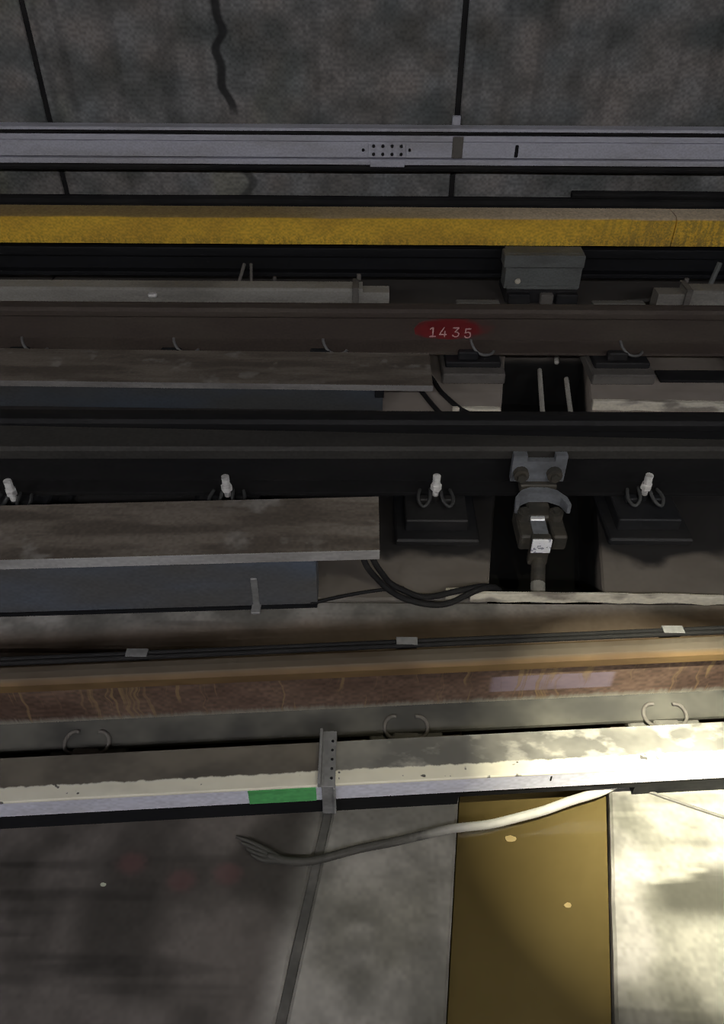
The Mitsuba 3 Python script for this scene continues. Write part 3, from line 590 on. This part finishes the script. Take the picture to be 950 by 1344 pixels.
# lime whitened edging strips at the trench mouths
def edging(x0, x1, y0, y1, w, hgt, label, seed, dz=0.0):
    n = int((x1 - x0) / 0.02) + 2
    X = np.linspace(x0, x1, n)
    yb = y0 + (y1 - y0) * (X - x0) / (x1 - x0)
    nz = meshkit.noise(np.stack([X * 25, X * 0 + seed, X * 0], 1)) - 0.5
    nq = meshkit.noise(np.stack([X * 18, X * 0 + seed + 9, X * 0], 1)) - 0.5
    V, F = [], []
    for i in range(n):
        f = yb[i] + 0.010 * nz[i]
        zt = dz + hgt + 0.006 * nq[i]
        V += [(X[i], f, dz), (X[i], f + 0.003, zt - 0.004), (X[i], f + 0.006, zt), (X[i], yb[i] + w, zt), (X[i], yb[i] + w, dz)]
    for i in range(n - 1):
        for j in range(5):
            a, b, c, d = i * 5 + j, i * 5 + (j + 1) % 5, (i + 1) * 5 + (j + 1) % 5, (i + 1) * 5 + j
            F += [(a, d, c), (a, c, b)]
    for o in (0, (n - 1) * 5):
        F += [(o, o + 1, o + 2), (o, o + 2, o + 3), (o, o + 3, o + 4)]
    m = trimesh.Trimesh(V, F, process=False); m.fix_normals()
    return solo('edging_strip', m, 'lime_edge', label, 'strip', smooth=30)
edging(0.236, 0.300, 1.482, 1.482, 0.016, 0.028, 'short broken end of the whitened edging strip, by the black cables', 1)
edging(0.303, 1.9, 1.474, 1.455, 0.013, 0.028, 'long lime whitened edging strip along the front of the middle trench', 2)
edging(0.872, 2.0, 2.470, 2.452, 0.022, 0.036, 'lime whitened edging strip right of the trench behind the stock rail', 3)
solo('dark_bed_patch', box(1.19, 1.56, 2.675, 2.76, 0.0, 0.012, 0.003), 'black_rubber', 'dark flat patch on the bed before the far rail at right', 'plate')  # thin dark patch set flat on the bed
edging(0.34, 0.52, 2.446, 2.449, 0.02, 0.014, 'lime whitened edging strip left of the trench behind the stock rail', 4)

# ---------------------------------------------------------------- switch lock and rods in the trench
k = thing('switch_lock', 'grey steel switch lock with forked top hanging on the black blade', 'switch lock')
lx0, lx1 = 0.450, 0.612
yy = 1.842
pl = Polygon([(lx0, 0.142), (lx1, 0.142), (lx1, 0.238), (lx1 - 0.036, 0.238), (lx1 - 0.036, 0.216), (lx0 + 0.042, 0.216), (lx0 + 0.042, 0.238), (lx0, 0.238)])
m = trimesh.creation.extrude_polygon(pl.buffer(-0.002).buffer(0.002), 0.022, engine='earcut')
m.apply_transform(np.array([[1, 0, 0, 0], [0, 0, -1, yy + 0.02], [0, 1, 0, 0], [0, 0, 0, 1.0]]))
part(k, 'fork_plate', m, 'lock_steel')
for x in (lx0 + 0.028, lx1 - 0.034):
    b = part(k, 'bolt', cyl([x, yy - 0.022, 0.176], [x, yy, 0.176], 0.023, 12), 'lock_dark', 'dark upper bolt', smooth=30)
    part(b, 'nut', cyl([x, yy - 0.034, 0.174], [x, yy - 0.021, 0.174], 0.014, 6), 'lock_dark', smooth=False)
part(k, 'cross_bar', box(lx0 + 0.03, lx1 - 0.02, yy - 0.02, yy + 0.015, 0.112, 0.141, 0.004), 'lock_dark')
arc = []
yo = Polygon([(lx0 - 0.002, 1.735), (lx0 + 0.004, 1.772), (lx0 + 0.03, 1.805), (lx0 + 0.06, 1.818), (lx1 - 0.045, 1.818), (lx1 - 0.015, 1.805), (lx1 + 0.012, 1.772), (lx1 + 0.018, 1.735),
              (lx1 + 0.008, 1.735), (lx1 - 0.008, 1.770), (lx1 - 0.045, 1.788), (lx0 + 0.055, 1.788), (lx0 + 0.022, 1.770), (lx0 + 0.008, 1.735)])
m = trimesh.creation.extrude_polygon(yo.buffer(-0.001).buffer(0.002), 0.032, engine='earcut'); m.apply_scale([0.90, 1, 1]); m.apply_translation([0.050, 0.0, 0.104])
part(k, 'yoke', m, 'lock_steel')
for x in (lx0 + 0.03, lx1 - 0.038):
    part(k, 'side_arm', box(x - 0.022, x + 0.022, 1.64, 1.775, 0.04, 0.095, 0.006), 'lock_dark')
    b = part(k, 'bolt', cyl([x, 1.725, 0.09], [x, 1.725, 0.118], 0.021, 12), 'lock_dark', 'dark lower bolt', smooth=30)
    part(b, 'nut', cyl([x, 1.725, 0.118], [x, 1.725, 0.127], 0.013, 6), 'lock_dark', smooth=False)
part(k, 'block', box(0.495, 0.565, 1.72, 1.80, 0.035, 0.103, 0.006), 'lock_dark')
cx = 0.518
part(k, 'plunger', cat(along(rect(1.645, 1.77, 0.035, 0.100), cx - 0.022, cx + 0.022, 0, 0, 0.01)), 'lock_steel', 'smooth steel plunger')
part(k, 'plunger_glint', cyl([cx - 0.021, 1.715, 0.094], [cx + 0.021, 1.715, 0.094], 0.012, 16), 'glint_steel', 'pale bar standing for the plunger highlight')  # added pale bar that stands for the plunger's highlight
part(k, 'sticker', box(cx - 0.030, cx + 0.026, 1.614, 1.62, 0.054, 0.104, 0.001), 'sticker_white', 'white sticker with worn print')
part(k, 'foot_block', box(cx - 0.030, cx + 0.026, 1.62, 1.645, 0.0, 0.104, 0.003), 'lock_dark')
part(k, 'pull_rod', cyl([cx + 0.002, 1.63, 0.012], [cx - 0.010, 1.552, -0.008], 0.021, 14), 'lock_dark')
part(k, 'rod_end', cyl([cx - 0.010, 1.552, -0.008], [cx - 0.018, 1.492, -0.024], 0.021, 14), 'duct_white', 'pale rod end')
for x0, y0, x1, y1, lab in ((0.748, 2.86, 0.690, 2.44, 'thin pale rod in the dark trench, left of two'), (0.847, 2.79, 0.800, 2.44, 'thin pale rod in the dark trench, right of two'), (0.846, 3.00, 0.833, 2.925, 'short pale rod stub in the trench below the far rail')):
    solo('trench_rod', tube(smooth_path([(x0, y0, -0.05), ((x0 + x1) / 2, (y0 + y1) / 2, -0.052), (x1, y1, -0.05)], 12), 0.010, 10), 'rod_cream', lab, 'rod', 'pale rods in the trench', smooth=True)
